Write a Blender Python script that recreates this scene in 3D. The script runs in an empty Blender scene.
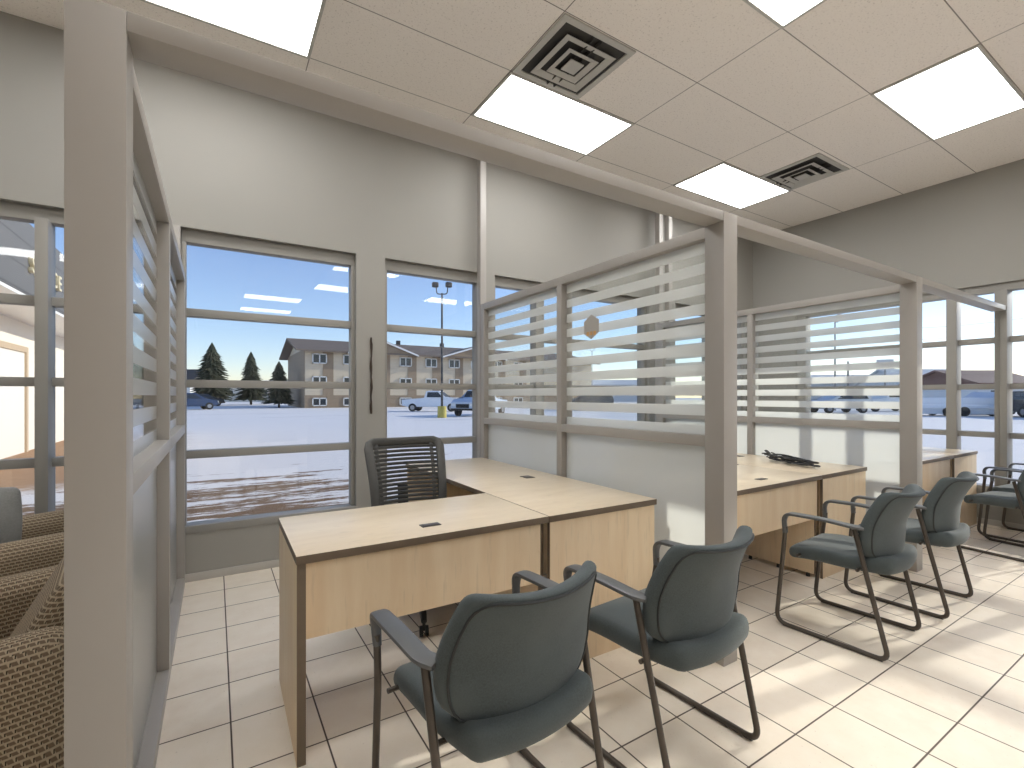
import bpy, bmesh, math, random
from mathutils import Vector, Matrix
R = math.radians
C = bpy.context.scene.collection
SC = bpy.context.scene

# ------------------------------------------------------------------ camera
F, HOR, CAMZ, YAW = 476.0, 396.0, 1.292, .5575
SN, CN = math.sin(YAW), math.cos(YAW)
cam = bpy.data.cameras.new('camera'); camo = bpy.data.objects.new('camera', cam); C.objects.link(camo)
camo.location = (0, 0, CAMZ); camo.rotation_euler = (R(90), 0, -YAW)
cam.sensor_width = 36; cam.lens = F / 1024 * 36; cam.shift_y = (HOR - 384) / 1024
cam.clip_start = .05; cam.clip_end = 900
SC.camera = camo

def at(u, v, d):
    """world point seen in direction (u,v) at distance d along the view axis"""
    a = (u - 512) / F; b = (HOR - v) / F
    return Vector(((SN + a * CN) * d, (CN - a * SN) * d, CAMZ + b * d))
def atY(u, v, y):
    a = (u - 512) / F
    return at(u, v, y / (CN - a * SN))

# ------------------------------------------------------------------ materials
def nodes(name):
    m = bpy.data.materials.new(name); m.use_nodes = True
    nt = m.node_tree; nt.nodes.clear()
    out = nt.nodes.new('ShaderNodeOutputMaterial')
    return m, nt, out
def N(nt, t, **k):
    n = nt.nodes.new(t)
    for a, b in k.items():
        if a == 'ins':
            for i, v in b.items(): n.inputs[i].default_value = v
        else: setattr(n, a, b)
    return n
def Lk(nt, a, b): nt.links.new(a, b)
def math_(nt, op, a, b=None, c=None):
    n = nt.nodes.new('ShaderNodeMath'); n.operation = op
    for i, v in enumerate((a, b, c)):
        if v is None: continue
        if isinstance(v, (int, float)): n.inputs[i].default_value = v
        else: nt.links.new(v, n.inputs[i])
    return n.outputs[0]
def mixc(nt, f, a, b):
    n = nt.nodes.new('ShaderNodeMix'); n.data_type = 'RGBA'
    for i, v in ((0, f), (6, a), (7, b)):
        if isinstance(v, (int, float)): n.inputs[i].default_value = v
        elif isinstance(v, tuple): n.inputs[i].default_value = v if len(v) == 4 else v + (1,)
        else: nt.links.new(v, n.inputs[i])
    return n.outputs[2]
def bsdf(nt, out, col, rough=.5, metal=0, spec=.5, sheen=0):
    b = N(nt, 'ShaderNodeBsdfPrincipled')
    if isinstance(col, tuple): b.inputs['Base Color'].default_value = col + (1,) if len(col) == 3 else col
    else: Lk(nt, col, b.inputs['Base Color'])
    b.inputs['Roughness'].default_value = rough; b.inputs['Metallic'].default_value = metal
    b.inputs['Specular IOR Level'].default_value = spec
    if sheen: b.inputs['Sheen Weight'].default_value = sheen; b.inputs['Sheen Roughness'].default_value = .5
    Lk(nt, b.outputs[0], out.inputs[0]); return b
def coords(nt, kind='Object'):
    return N(nt, 'ShaderNodeTexCoord').outputs[kind]
def world_pos(nt): return N(nt, 'ShaderNodeNewGeometry').outputs['Position']
def noise(nt, vec, scale, detail=3, rough=.5):
    n = N(nt, 'ShaderNodeTexNoise', ins={'Scale': scale, 'Detail': detail, 'Roughness': rough})
    Lk(nt, vec, n.inputs['Vector']); return n.outputs['Fac']
def ramp(nt, f, a, b):
    n = N(nt, 'ShaderNodeMapRange', ins={1: a, 2: b}); Lk(nt, f, n.inputs[0]); return n.outputs[0]
def scalev(nt, vec, s):
    n = N(nt, 'ShaderNodeMapping'); n.inputs['Scale'].default_value = s; Lk(nt, vec, n.inputs['Vector']); return n.outputs[0]
def bump(nt, b, h, strength=.2, dist=.01):
    n = N(nt, 'ShaderNodeBump', ins={'Strength': strength, 'Distance': dist}); Lk(nt, h, n.inputs['Height']); Lk(nt, n.outputs[0], b.inputs['Normal'])

def plain(name, col, rough=.5, metal=0, spec=.5, vary=.06, scale=6, sheen=0):
    m, nt, out = nodes(name)
    n = noise(nt, coords(nt), scale, 3)
    a = tuple(max(0, c * (1 - vary)) for c in col); b = tuple(min(1, c * (1 + vary)) for c in col)
    bsdf(nt, out, mixc(nt, n, a, b), rough, metal, spec, sheen); return m

M = {}
M['paint'] = plain('wall_paint', (.325, .315, .29), .75, vary=.03, scale=2)
M['frame'] = plain('satin_aluminium_frame', (.355, .335, .312), .42, 0, .5, .03, 4)
M['winframe'] = plain('window_frame_grey', (.30, .29, .268), .45, 0, .3, .04, 4)
M['base'] = plain('baseboard_vinyl', (.46, .44, .41), .5, vary=.03)
M['bronze'] = plain('bronze_steel_tube', (.085, .072, .062), .33, .55, .5, .06, 20)
M['arm'] = plain('charcoal_urethane', (.10, .104, .108), .36, 0, .5, .05, 30)
M['black'] = plain('black_plastic', (.022, .022, .023), .45, vary=.1, scale=30)
M['darkgrey'] = plain('dark_grey_mesh_plastic', (.06, .06, .058), .5, vary=.08, scale=40)
M['pipe'] = plain('dark_welt', (.018, .021, .023), .6)
M['edge'] = plain('brown_edge_band', (.15, .11, .075), .5, vary=.1, scale=20)
M['slot'] = plain('grommet_dark_bronze', (.05, .042, .036), .4)
M['white'] = plain('white_enamel', (.8, .79, .76), .4, vary=.02)
M['ventgrey'] = plain('vent_enamel', (.50, .49, .46), .5, vary=.03)
M['ventdark'] = plain('vent_shade_and_bars', (.05, .048, .045), .8)  # dark colour stands in for shade inside the vent; hanger bars share it
M['stick'] = plain('dark_brown_strip', (.035, .022, .016), .6, vary=.3, scale=30)

def fabric(name, col, sc=260):
    m, nt, out = nodes(name)
    c = coords(nt)
    n = noise(nt, c, sc, 2); n2 = noise(nt, c, 7, 3)
    k = mixc(nt, ramp(nt, n, .3, .7), tuple(x * .82 for x in col), tuple(x * 1.16 for x in col))
    k = mixc(nt, ramp(nt, n2, .35, .8), k, tuple(x * 1.22 for x in col))
    b = bsdf(nt, out, k, .85, 0, .25, .12); bump(nt, b, n, .15, .002); return m
M['fabric'] = fabric('slate_upholstery', (.066, .080, .084))
M['greyfab'] = fabric('grey_woven_upholstery', (.22, .22, .215), 120)

def laminate(name, a, b, stretch, rough=.35):
    m, nt, out = nodes(name)
    v = scalev(nt, coords(nt), stretch)
    n = noise(nt, v, 1.0, 5, .6); n2 = noise(nt, v, 4.0, 2, .5)
    k = mixc(nt, ramp(nt, n, .35, .68), a, b)
    k = mixc(nt, math_(nt, 'MULTIPLY', ramp(nt, n2, .58, .72), .35), k, tuple(x * .72 for x in a))
    bsdf(nt, out, k, rough, 0, .45); return m
M['top'] = laminate('desk_top_laminate', (.66, .55, .405), (.72, .615, .465), (3, 14, 3), .3)
M['maple'] = laminate('maple_panel_laminate', (.74, .57, .38), (.80, .65, .46), (16, 16, 1.6), .42)

def floor_mat():
    m, nt, out = nodes('ceramic_floor_tile')
    p = world_pos(nt); s = N(nt, 'ShaderNodeSeparateXYZ'); Lk(nt, p, s.inputs[0])
    S = .3048
    fx = math_(nt, 'DIVIDE', math_(nt, 'SUBTRACT', s.outputs[0], .052 - 40 * S), S)
    fy = math_(nt, 'DIVIDE', math_(nt, 'SUBTRACT', s.outputs[1], 2.189 - 40 * S), S)
    ax = math_(nt, 'ABSOLUTE', math_(nt, 'SUBTRACT', math_(nt, 'FRACT', fx), .5))
    ay = math_(nt, 'ABSOLUTE', math_(nt, 'SUBTRACT', math_(nt, 'FRACT', fy), .5))
    g = ramp(nt, math_(nt, 'MAXIMUM', ax, ay), .487, .493)
    cell = N(nt, 'ShaderNodeCombineXYZ'); Lk(nt, math_(nt, 'FLOOR', fx), cell.inputs[0]); Lk(nt, math_(nt, 'FLOOR', fy), cell.inputs[1])
    wn = N(nt, 'ShaderNodeTexWhiteNoise'); Lk(nt, cell.outputs[0], wn.inputs[0])
    n1 = noise(nt, p, 9, 5, .6); n2 = noise(nt, p, 70, 3, .6)
    k = mixc(nt, wn.outputs[0], (.74, .655, .55), (.79, .71, .60))
    k = mixc(nt, ramp(nt, n1, .35, .75), k, (.82, .75, .65))
    k = mixc(nt, math_(nt, 'MULTIPLY', ramp(nt, n2, .66, .74), .35), k, (.30, .24, .18))
    k = mixc(nt, g, k, (.085, .065, .05))
    b = bsdf(nt, out, k, .33, 0, .3)
    rr = N(nt, 'ShaderNodeMapRange', ins={1: 0, 2: 1, 3: .42, 4: .7}); Lk(nt, g, rr.inputs[0]); Lk(nt, rr.outputs[0], b.inputs['Roughness'])
    bump(nt, b, math_(nt, 'SUBTRACT', math_(nt, 'MULTIPLY', n1, .15), g), .35, .003); return m
M['floor'] = floor_mat()

def ceil_mat():
    m, nt, out = nodes('acoustic_ceiling_tile')
    p = world_pos(nt); s = N(nt, 'ShaderNodeSeparateXYZ'); Lk(nt, p, s.inputs[0])
    fx = math_(nt, 'FRACT', math_(nt, 'DIVIDE', math_(nt, 'SUBTRACT', s.outputs[0], .54 - 12.2), 1.22))
    fy = math_(nt, 'FRACT', math_(nt, 'DIVIDE', math_(nt, 'SUBTRACT', s.outputs[1], 2.84 - 12.2), .61))
    dx = math_(nt, 'MULTIPLY', math_(nt, 'SUBTRACT', .5, math_(nt, 'ABSOLUTE', math_(nt, 'SUBTRACT', fx, .5))), 1.22)
    dy = math_(nt, 'MULTIPLY', math_(nt, 'SUBTRACT', .5, math_(nt, 'ABSOLUTE', math_(nt, 'SUBTRACT', fy, .5))), .61)
    d = math_(nt, 'MINIMUM', dx, dy)
    bar = math_(nt, 'LESS_THAN', d, .012)
    gap_shadow = math_(nt, 'LESS_THAN', d, .0032)  # mask for the thin shadow line painted along the tile grid
    n = noise(nt, p, 75, 2, .6); v = noise(nt, p, 190, 2, .5)
    k = mixc(nt, math_(nt, 'MULTIPLY', ramp(nt, n, .60, .68), .42), (.90, .85, .80), (.46, .41, .38))
    k = mixc(nt, math_(nt, 'MULTIPLY', ramp(nt, v, .62, .7), .3), k, (.50, .46, .43))
    k = mixc(nt, bar, k, (.88, .83, .785)); k = mixc(nt, gap_shadow, k, (.26, .235, .22))
    b = bsdf(nt, out, k, .85, 0, .2)
    bump(nt, b, n, .12, .003); return m
M['ceil'] = ceil_mat()

def schlick(nt, f0=.04):
    g = N(nt, 'ShaderNodeNewGeometry'); d = N(nt, 'ShaderNodeVectorMath', operation='DOT_PRODUCT')
    Lk(nt, g.outputs['Normal'], d.inputs[0]); Lk(nt, g.outputs['Incoming'], d.inputs[1])
    q = math_(nt, 'SUBTRACT', 1.0, math_(nt, 'MINIMUM', 1.0, math_(nt, 'ABSOLUTE', d.outputs['Value'])))
    return math_(nt, 'ADD', f0, math_(nt, 'MULTIPLY', math_(nt, 'POWER', q, 5.0), 1 - f0))
def glass_mat():
    m, nt, out = nodes('clear_window_glass')
    t = N(nt, 'ShaderNodeBsdfTransparent', ins={0: (.96, .975, .97, 1)}); g = N(nt, 'ShaderNodeBsdfGlossy', ins={'Roughness': .015})
    x = N(nt, 'ShaderNodeMixShader')
    Lk(nt, schlick(nt, .045), x.inputs[0]); Lk(nt, t.outputs[0], x.inputs[1]); Lk(nt, g.outputs[0], x.inputs[2]); Lk(nt, x.outputs[0], out.inputs[0]); return m
M['glass'] = glass_mat()
def frost_nodes(nt):
    tl = N(nt, 'ShaderNodeBsdfTranslucent', ins={0: (.88, .895, .885, 1)}); df = N(nt, 'ShaderNodeBsdfDiffuse', ins={0: (.62, .635, .63, 1)})
    tr = N(nt, 'ShaderNodeBsdfTransparent', ins={0: (.95, .96, .95, 1)}); gl = N(nt, 'ShaderNodeBsdfGlossy', ins={'Roughness': .28})
    a = N(nt, 'ShaderNodeMixShader', ins={0: .30}); Lk(nt, tl.outputs[0], a.inputs[1]); Lk(nt, df.outputs[0], a.inputs[2])
    b = N(nt, 'ShaderNodeMixShader', ins={0: .26}); Lk(nt, a.outputs[0], b.inputs[1]); Lk(nt, tr.outputs[0], b.inputs[2])
    c = N(nt, 'ShaderNodeMixShader')
    Lk(nt, schlick(nt, .03), c.inputs[0]); Lk(nt, b.outputs[0], c.inputs[1]); Lk(nt, gl.outputs[0], c.inputs[2]); return c.outputs[0]
def frosted():
    m, nt, out = nodes('frosted_glass'); Lk(nt, frost_nodes(nt), out.inputs[0]); return m
M['frost'] = frosted()
def striped():
    m, nt, out = nodes('glass_with_frosted_stripes')
    f = frost_nodes(nt)
    t = N(nt, 'ShaderNodeBsdfTransparent', ins={0: (.95, .965, .96, 1)}); g = N(nt, 'ShaderNodeBsdfGlossy', ins={'Roughness': .02})
    x = N(nt, 'ShaderNodeMixShader')
    Lk(nt, schlick(nt, .04), x.inputs[0]); Lk(nt, t.outputs[0], x.inputs[1]); Lk(nt, g.outputs[0], x.inputs[2])
    s = N(nt, 'ShaderNodeSeparateXYZ'); Lk(nt, world_pos(nt), s.inputs[0]); z = s.outputs[2]
    ph = math_(nt, 'FRACT', math_(nt, 'DIVIDE', math_(nt, 'SUBTRACT', 2.016 + .103 * 4, z), .103))
    clear = math_(nt, 'LESS_THAN', ph, .047 / .103)
    clear = math_(nt, 'MULTIPLY', clear, math_(nt, 'MULTIPLY', math_(nt, 'LESS_THAN', z, 2.018), math_(nt, 'GREATER_THAN', z, 1.13)))
    k = N(nt, 'ShaderNodeMixShader'); Lk(nt, clear, k.inputs[0]); Lk(nt, f, k.inputs[1]); Lk(nt, x.outputs[0], k.inputs[2]); Lk(nt, k.outputs[0], out.inputs[0]); return m
M['stripe'] = striped()
def emit(name, col, s):
    m, nt, out = nodes(name)
    n = noise(nt, coords(nt), 3, 3)
    e = N(nt, 'ShaderNodeEmission'); Lk(nt, mixc(nt, n, col, tuple(min(1, c * 1.03) for c in col)), e.inputs[0]); e.inputs[1].default_value = s
    Lk(nt, e.outputs[0], out.inputs[0]); return m
M['lamp'] = emit('lit_diffuser', (1.0, .985, .96), 7.3)

def weave():
    m, nt, out = nodes('brown_beige_braided_weave')
    c = coords(nt, 'UV'); s = N(nt, 'ShaderNodeSeparateXYZ'); Lk(nt, c, s.inputs[0])
    u = math_(nt, 'MULTIPLY', s.outputs[0], 60.0); v = math_(nt, 'MULTIPLY', s.outputs[1], 70.0)
    row = math_(nt, 'FLOOR', v)
    par = math_(nt, 'MODULO', row, 2.0)
    fu = math_(nt, 'FRACT', math_(nt, 'ADD', math_(nt, 'ADD', u, math_(nt, 'MULTIPLY', par, .42)), math_(nt, 'MULTIPLY', row, .13)))
    fv = math_(nt, 'FRACT', v)
    skew = math_(nt, 'ADD', fu, math_(nt, 'MULTIPLY', math_(nt, 'SUBTRACT', fv, .5), .35))
    a = math_(nt, 'ABSOLUTE', math_(nt, 'SUBTRACT', skew, .5)); b = math_(nt, 'ABSOLUTE', math_(nt, 'SUBTRACT', fv, .5))
    loop = math_(nt, 'MAXIMUM', ramp(nt, a, .27, .36), ramp(nt, b, .27, .40))
    n = noise(nt, c, 240, 2)
    k = mixc(nt, loop, (.15, .105, .07), (.44, .36, .255))
    hole = math_(nt, 'MULTIPLY', math_(nt, 'LESS_THAN', math_(nt, 'ABSOLUTE', math_(nt, 'SUBTRACT', fu, .08)), .075), math_(nt, 'LESS_THAN', b, .3))
    k = mixc(nt, hole, k, (.02, .016, .012))
    k = mixc(nt, math_(nt, 'MULTIPLY', n, .3), k, (.25, .2, .14))
    bs = bsdf(nt, out, k, .9, 0, .2); bump(nt, bs, loop, .5, .004); return m
M['weave'] = weave()

def snow():
    m, nt, out = nodes('snowy_parking_lot')
    p = world_pos(nt); s = N(nt, 'ShaderNodeSeparateXYZ'); Lk(nt, p, s.inputs[0])
    st = noise(nt, scalev(nt, p, (.30, 2.4, 1)), 1.1, 7, .66)
    fine = noise(nt, scalev(nt, p, (1.2, 3, 1)), 4, 5, .7)
    far = noise(nt, scalev(nt, p, (.05, .22, 1)), 1, 5, .6)
    near = ramp(nt, s.outputs[1], 12.5, 8.0)
    near2 = math_(nt, 'MULTIPLY', near, ramp(nt, s.outputs[0], 4.4, 1.5))
    # bare gravel tracks beside the building
    dirt = ramp(nt, math_(nt, 'ADD', math_(nt, 'MULTIPLY', near2, math_(nt, 'ADD', .115, math_(nt, 'MULTIPLY', ramp(nt, s.outputs[0], 2.2, .6), .05))), math_(nt, 'ADD', math_(nt, 'MULTIPLY', st, .8), math_(nt, 'MULTIPLY', fine, .3))), .695, .735)
    dirt = math_(nt, 'MULTIPLY', dirt, ramp(nt, s.outputs[0], 9, 5))
    dirt = math_(nt, 'MULTIPLY', dirt, ramp(nt, s.outputs[1], 13.5, 10.5))
    wet = math_(nt, 'MULTIPLY', ramp(nt, far, .58, .66), .30)
    apron = math_(nt, 'MULTIPLY', ramp(nt, math_(nt, 'ADD', s.outputs[0], math_(nt, 'MULTIPLY', st, 3)), .9, -.4), math_(nt, 'MULTIPLY', ramp(nt, math_(nt, 'ADD', s.outputs[1], math_(nt, 'MULTIPLY', fine, 2.5)), 10.6, 11.6), ramp(nt, s.outputs[1], 24, 20)))
    k = mixc(nt, wet, (.92, .87, .82), (.52, .50, .47))
    k = mixc(nt, dirt, k, mixc(nt, fine, (.13, .07, .035), (.36, .23, .13)))
    k = mixc(nt, apron, k, mixc(nt, fine, (.34, .20, .11), (.50, .32, .19)))
    b = bsdf(nt, out, k, .8, 0, .2); bump(nt, b, st, .3, .05); return m
M['snow'] = snow()
M['cream'] = plain('cream_stucco', (.80, .73, .62), .85, vary=.04)
M['siding'] = None
def siding(name, col, pitch, dark=.6):
    m, nt, out = nodes(name)
    s = N(nt, 'ShaderNodeSeparateXYZ'); Lk(nt, world_pos(nt), s.inputs[0])
    f = math_(nt, 'FRACT', math_(nt, 'DIVIDE', s.outputs[2], pitch))
    k = mixc(nt, math_(nt, 'LESS_THAN', f, .07), col, tuple(c * dark for c in col))
    n = noise(nt, world_pos(nt), 2, 3); k = mixc(nt, math_(nt, 'MULTIPLY', n, .2), k, tuple(c * .8 for c in col))
    bsdf(nt, out, k, .7, 0, .3); return m
M['fascia'] = siding('grey_metal_siding', (.15, .15, .15), .46)
M['aptwall'] = siding('beige_lap_siding', (.66, .55, .40), .6, .85)
M['aptbrown'] = siding('brown_lap_siding', (.33, .245, .165), .5, .85)
M['aptroof'] = plain('brown_shingle', (.20, .155, .12), .9, vary=.12, scale=1.5)
M['roofdark'] = plain('dark_shingle', (.07, .065, .065), .9, vary=.1)
M['roofred'] = plain('red_brown_metal_roof', (.20, .10, .075), .7, vary=.1)
M['roofsnow'] = plain('snow_covered_shingle', (.72, .71, .70), .9, vary=.18, scale=1.2)
M['concrete'] = plain('pale_block_wall', (.74, .72, .69), .85, vary=.05, scale=.6)
M['darkglass'] = plain('dark_glazing', (.03, .035, .04), .12, 0, .6)
M['carwhite'] = plain('white_car_paint', (.86, .86, .87), .3, 0, .6, .02)
M['carsilver'] = plain('silver_car_paint', (.66, .66, .68), .3, .2, .6, .02)
M['carblue'] = plain('dark_blue_car_paint', (.03, .05, .11), .25, .1, .6, .02)
M['carpale'] = plain('pale_blue_car_paint', (.55, .62, .72), .3, 0, .6, .02)
M['carblack'] = plain('black_car_paint', (.03, .03, .035), .25, 0, .6, .02)
M['tyre'] = plain('tyre_rubber', (.02, .02, .02), .8)
M['hub'] = plain('wheel_alloy', (.35, .35, .36), .35, .7)
M['needle'] = plain('spruce_needles', (.06, .068, .04), .9, vary=.35, scale=3)
M['bark'] = plain('bark', (.09, .065, .045), .9, vary=.2, scale=5)
M['poledark'] = plain('dark_pole_metal', (.05, .05, .052), .5, .3)
M['polegrey'] = plain('grey_pole', (.28, .27, .26), .6)
M['yellow'] = plain('yellow_painted_concrete', (.48, .40, .09), .7, vary=.15)
M['gold'] = plain('gilded_letter', (.85, .72, .45), .35, .2)
M['signwhite'] = plain('sign_white', (.7, .7, .7), .5)
M['sticker'] = plain('grey_hexagon_decal', (.42, .40, .37), .5, vary=.03)
M['orange'] = plain('orange_decal_print', (.62, .36, .14), .5)
M['trimtan'] = plain('tan_door_trim', (.52, .40, .27), .6)
M['garage'] = plain('pale_door_panel', (.78, .74, .66), .6, vary=.02)

# ------------------------------------------------------------------ mesh helpers
def bm_new(): return bmesh.new()
def box(bm, x0, x1, y0, y1, z0, z1, bev=0, mat=0):
    r = bmesh.ops.create_cube(bm, size=1.0)
    vs = r['verts']
    for v in vs:
        v.co = Vector(((x0 + x1) / 2 + v.co.x * (x1 - x0), (y0 + y1) / 2 + v.co.y * (y1 - y0), (z0 + z1) / 2 + v.co.z * (z1 - z0)))
    fs = {f for v in vs for f in v.link_faces}
    for f in fs: f.material_index = mat
    if bev:
        es = list({e for v in vs for e in v.link_edges})
        rr = bmesh.ops.bevel(bm, geom=es, offset=bev, segments=2, profile=.6, affect='EDGES', clamp_overlap=True)
        for f in rr['faces']: f.material_index = mat
    return vs
def axis_vals(h, r, n, k):
    k = max(k, 1)
    inner = h - r
    c = [-(h) + r * (1 - math.cos(math.pi / 2 * i / k)) for i in range(k)]
    mid = [-inner + 2 * inner * i / max(n, 1) for i in range(n + 1)]
    return c + mid + [-q for q in reversed(c)]
def rbox(bm, hx, hy, hz, r, n=(6, 6, 4), k=3, fn=None, mat=0):
    """rounded block centred at the origin, fn deforms each point"""
    X, Y, Z = (axis_vals(hx, r, n[0], k), axis_vals(hy, r, n[1], k), axis_vals(hz, r, n[2], k))
    cache = {}
    uvl = bm.loops.layers.uv.verify()
    def vert(i, j, l):
        key = (i, j, l)
        if key not in cache:
            p = Vector((X[i], Y[j], Z[l]))
            q = Vector((max(-hx + r, min(hx - r, p.x)), max(-hy + r, min(hy - r, p.y)), max(-hz + r, min(hz - r, p.z))))
            d = p - q
            if d.length > 1e-9:
                m_ = max(abs(d.x), abs(d.y), abs(d.z))
                p = q + d.normalized() * r * min(1, m_ / r if m_ < r else 1) if m_ < r - 1e-6 and False else q + d.normalized() * r
            cache[key] = (bm.verts.new(fn(p) if fn else p), p.copy())
        return cache[key]
    def quad(keys, axis):
        vv = [vert(*q) for q in keys]
        try: f = bm.faces.new([a[0] for a in vv])
        except ValueError: return
        f.material_index = mat
        for lp, a in zip(f.loops, vv):
            p = a[1]
            lp[uvl].uv = {0: (p.y, p.z), 1: (p.x, p.z), 2: (p.x, p.y)}[axis]
    a, b, c = len(X) - 1, len(Y) - 1, len(Z) - 1
    for i in range(a):
        for j in range(b):
            quad([(i, j, 0), (i, j + 1, 0), (i + 1, j + 1, 0), (i + 1, j, 0)], 2)
            quad([(i, j, c), (i + 1, j, c), (i + 1, j + 1, c), (i, j + 1, c)], 2)
    for i in range(a):
        for l in range(c):
            quad([(i, 0, l), (i + 1, 0, l), (i + 1, 0, l + 1), (i, 0, l + 1)], 1)
            quad([(i, b, l), (i, b, l + 1), (i + 1, b, l + 1), (i + 1, b, l)], 1)
    for j in range(b):
        for l in range(c):
            quad([(0, j, l), (0, j, l + 1), (0, j + 1, l + 1), (0, j + 1, l)], 0)
            quad([(a, j, l), (a, j + 1, l), (a, j + 1, l + 1), (a, j, l + 1)], 0)
def fillet(pts, r, n=6):
    pts = [Vector(p) for p in pts]
    if isinstance(r, (int, float)): r = [r] * len(pts)
    out = [pts[0]]
    for i in range(1, len(pts) - 1):
        a, b, c = pts[i - 1], pts[i], pts[i + 1]
        rr = min(r[i], (a - b).length * .49, (c - b).length * .49)
        p0 = b + (a - b).normalized() * rr; p2 = b + (c - b).normalized() * rr
        for k in range(n + 1):
            t = k / n
            out.append(p0 * (1 - t) ** 2 + b * 2 * t * (1 - t) + p2 * t * t)
    out.append(pts[-1]); return out
def sweep(bm, path, w, h=None, seg=10, side=None, power=2.0, closed=False, mat=0):
    """sweep a superellipse section (w wide along side, h tall) along path; w, h numbers or functions of t in 0..1"""
    path = [Vector(p) for p in path]; n = len(path)
    L = [0]
    for i in range(1, n): L.append(L[-1] + (path[i] - path[i - 1]).length)
    prev = None; rings = []
    for i, p in enumerate(path):
        if closed: t = path[(i + 1) % n] - path[i - 1]
        else: t = path[min(i + 1, n - 1)] - path[max(i - 1, 0)]
        t.normalize()
        s = Vector(side) if side is not None else (prev if prev is not None else (Vector((0, 0, 1)) if abs(t.z) < .9 else Vector((1, 0, 0))))
        s = s - t * s.dot(t); s.normalize(); prev = s
        u = t.cross(s)
        q = L[i] / L[-1] if L[-1] else 0
        ww = w(q) if callable(w) else w; hh = ww if h is None else (h(q) if callable(h) else h)
        ring = []
        for k in range(seg):
            a = 2 * math.pi * k / seg; ca, sa = math.cos(a), math.sin(a)
            ring.append(bm.verts.new(p + s * (math.copysign(abs(ca) ** (2 / power), ca) * ww / 2) + u * (math.copysign(abs(sa) ** (2 / power), sa) * hh / 2)))
        rings.append(ring)
    m_ = n if closed else n - 1
    for i in range(m_):
        A, B = rings[i], rings[(i + 1) % n]
        for k in range(seg):
            f = bm.faces.new((A[k], A[(k + 1) % seg], B[(k + 1) % seg], B[k])); f.material_index = mat
    if not closed:
        bm.faces.new(list(reversed(rings[0]))).material_index = mat; bm.faces.new(rings[-1]).material_index = mat
def cyl(bm, p0, p1, r0, r1=None, seg=16, mat=0):
    r1 = r0 if r1 is None else r1
    sweep(bm, [p0, p1], lambda t: 2 * (r0 + (r1 - r0) * t), seg=seg, mat=mat)
def prism(bm, pts, axis, a, b, mat=0):
    """extrude an outline (list of 2-tuples) between a and b along axis 0/1/2"""
    def mk(p, q):
        return Vector((q, p[0], p[1])) if axis == 0 else Vector((p[0], q, p[1])) if axis == 1 else Vector((p[0], p[1], q))
    A = [bm.verts.new(mk(p, a)) for p in pts]; B = [bm.verts.new(mk(p, b)) for p in pts]
    n = len(pts); fs = [bm.faces.new(A), bm.faces.new(list(reversed(B)))]
    for i in range(n): fs.append(bm.faces.new((A[i], B[i], B[(i + 1) % n], A[(i + 1) % n])))
    for f in fs: f.material_index = mat
    return A + B
def obj(name, bm, mat, parent=None, smooth=35):
    bmesh.ops.recalc_face_normals(bm, faces=bm.faces[:])
    me = bpy.data.meshes.new(name); bm.to_mesh(me); bm.free()
    for x in (mat if isinstance(mat, (list, tuple)) else [mat]): me.materials.append(x)
    if smooth:
        me.shade_smooth(); me.set_sharp_from_angle(angle=R(smooth))
    o = bpy.data.objects.new(name, me); C.objects.link(o)
    if parent is not None: o.parent = parent
    return o
def thing(name, label, cat, loc=(0, 0, 0), rz=0, group=None):
    o = bpy.data.objects.new(name, None); C.objects.link(o); o.empty_display_size = .1
    o.location = loc; o.rotation_euler = (0, 0, rz); tag(o, label, cat, group); return o
def tag(o, label, cat, group=None):
    o['label'] = label; o['category'] = cat
    if group: o['group'] = group
    return o
def struct(name, bm, m, parent=None):
    o = obj(name, bm, m, parent)
    if parent is None: o['kind'] = 'structure'
    return o
def struct_root(name):
    o = bpy.data.objects.new(name, None); C.objects.link(o); o['kind'] = 'structure'; o.empty_display_size = .1; return o
def children(o): return [c for c in C.objects if c.parent == o]
def dup(o, loc, rz, label, group=None):
    def rec(src, par):
        c = src.copy(); C.objects.link(c)
        if par is not None: c.parent = par
        for ch in children(src): rec(ch, c)
        return c
    r = rec(o, None); r.location = loc; r.rotation_euler = (0, 0, rz); r['label'] = label
    if group: r['group'] = group
    return r
def bx(name, dims, mat, parent=None, bev=.002):
    bm = bm_new(); box(bm, *dims, bev=bev); return obj(name, bm, mat, parent)

# ------------------------------------------------------------------ room shell
ZC = 3.575; XR = 6.6; YF = 4.0; XL = -5.0; YB = -8.0
def s_box(name, dims, m):
    bm = bm_new(); box(bm, *dims); return struct(name, bm, m)
s_box('floor', (XL - .2, XR + .2, YB - .2, YF + .2, -.3, 0), M['floor'])
s_box('ceiling', (XL - .2, XR + .2, YB - .2, YF + .2, ZC, ZC + .2), M['ceil'])
s_box('wall_left', (XL - .2, XL, YB - .2, YF + .2, 0, ZC), M['paint'])
s_box('wall_back', (XL, XR + .2, YB - .2, YB, 0, ZC), M['paint'])
SILL, HEAD = .33, 2.465
holes_f = [(-4.6, -.29), (-.203, .985), (1.225, 2.155), (2.30, 4.45), (4.92, 6.42)]
bm = bm_new()
box(bm, XL, XR + .2, YF, YF + .2, HEAD, ZC); box(bm, XL, XR + .2, YF, YF + .2, 0, SILL)
xs = [XL] + [q for h in holes_f for q in h] + [XR + .2]
for i in range(0, len(xs), 2): box(bm, xs[i], xs[i + 1], YF, YF + .2, SILL, HEAD)
struct('wall_front', bm, M['paint'])
holes_r = [(-5.2, 3.40)]
bm = bm_new()
box(bm, XR, XR + .2, YB, YF, HEAD - .05, ZC); box(bm, XR, XR + .2, YB, YF, 0, SILL)
box(bm, XR, XR + .2, 3.40, YF, SILL, HEAD - .05); box(bm, XR, XR + .2, YB, -5.2, SILL, HEAD - .05)
struct('wall_right', bm, M['paint'])
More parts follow.
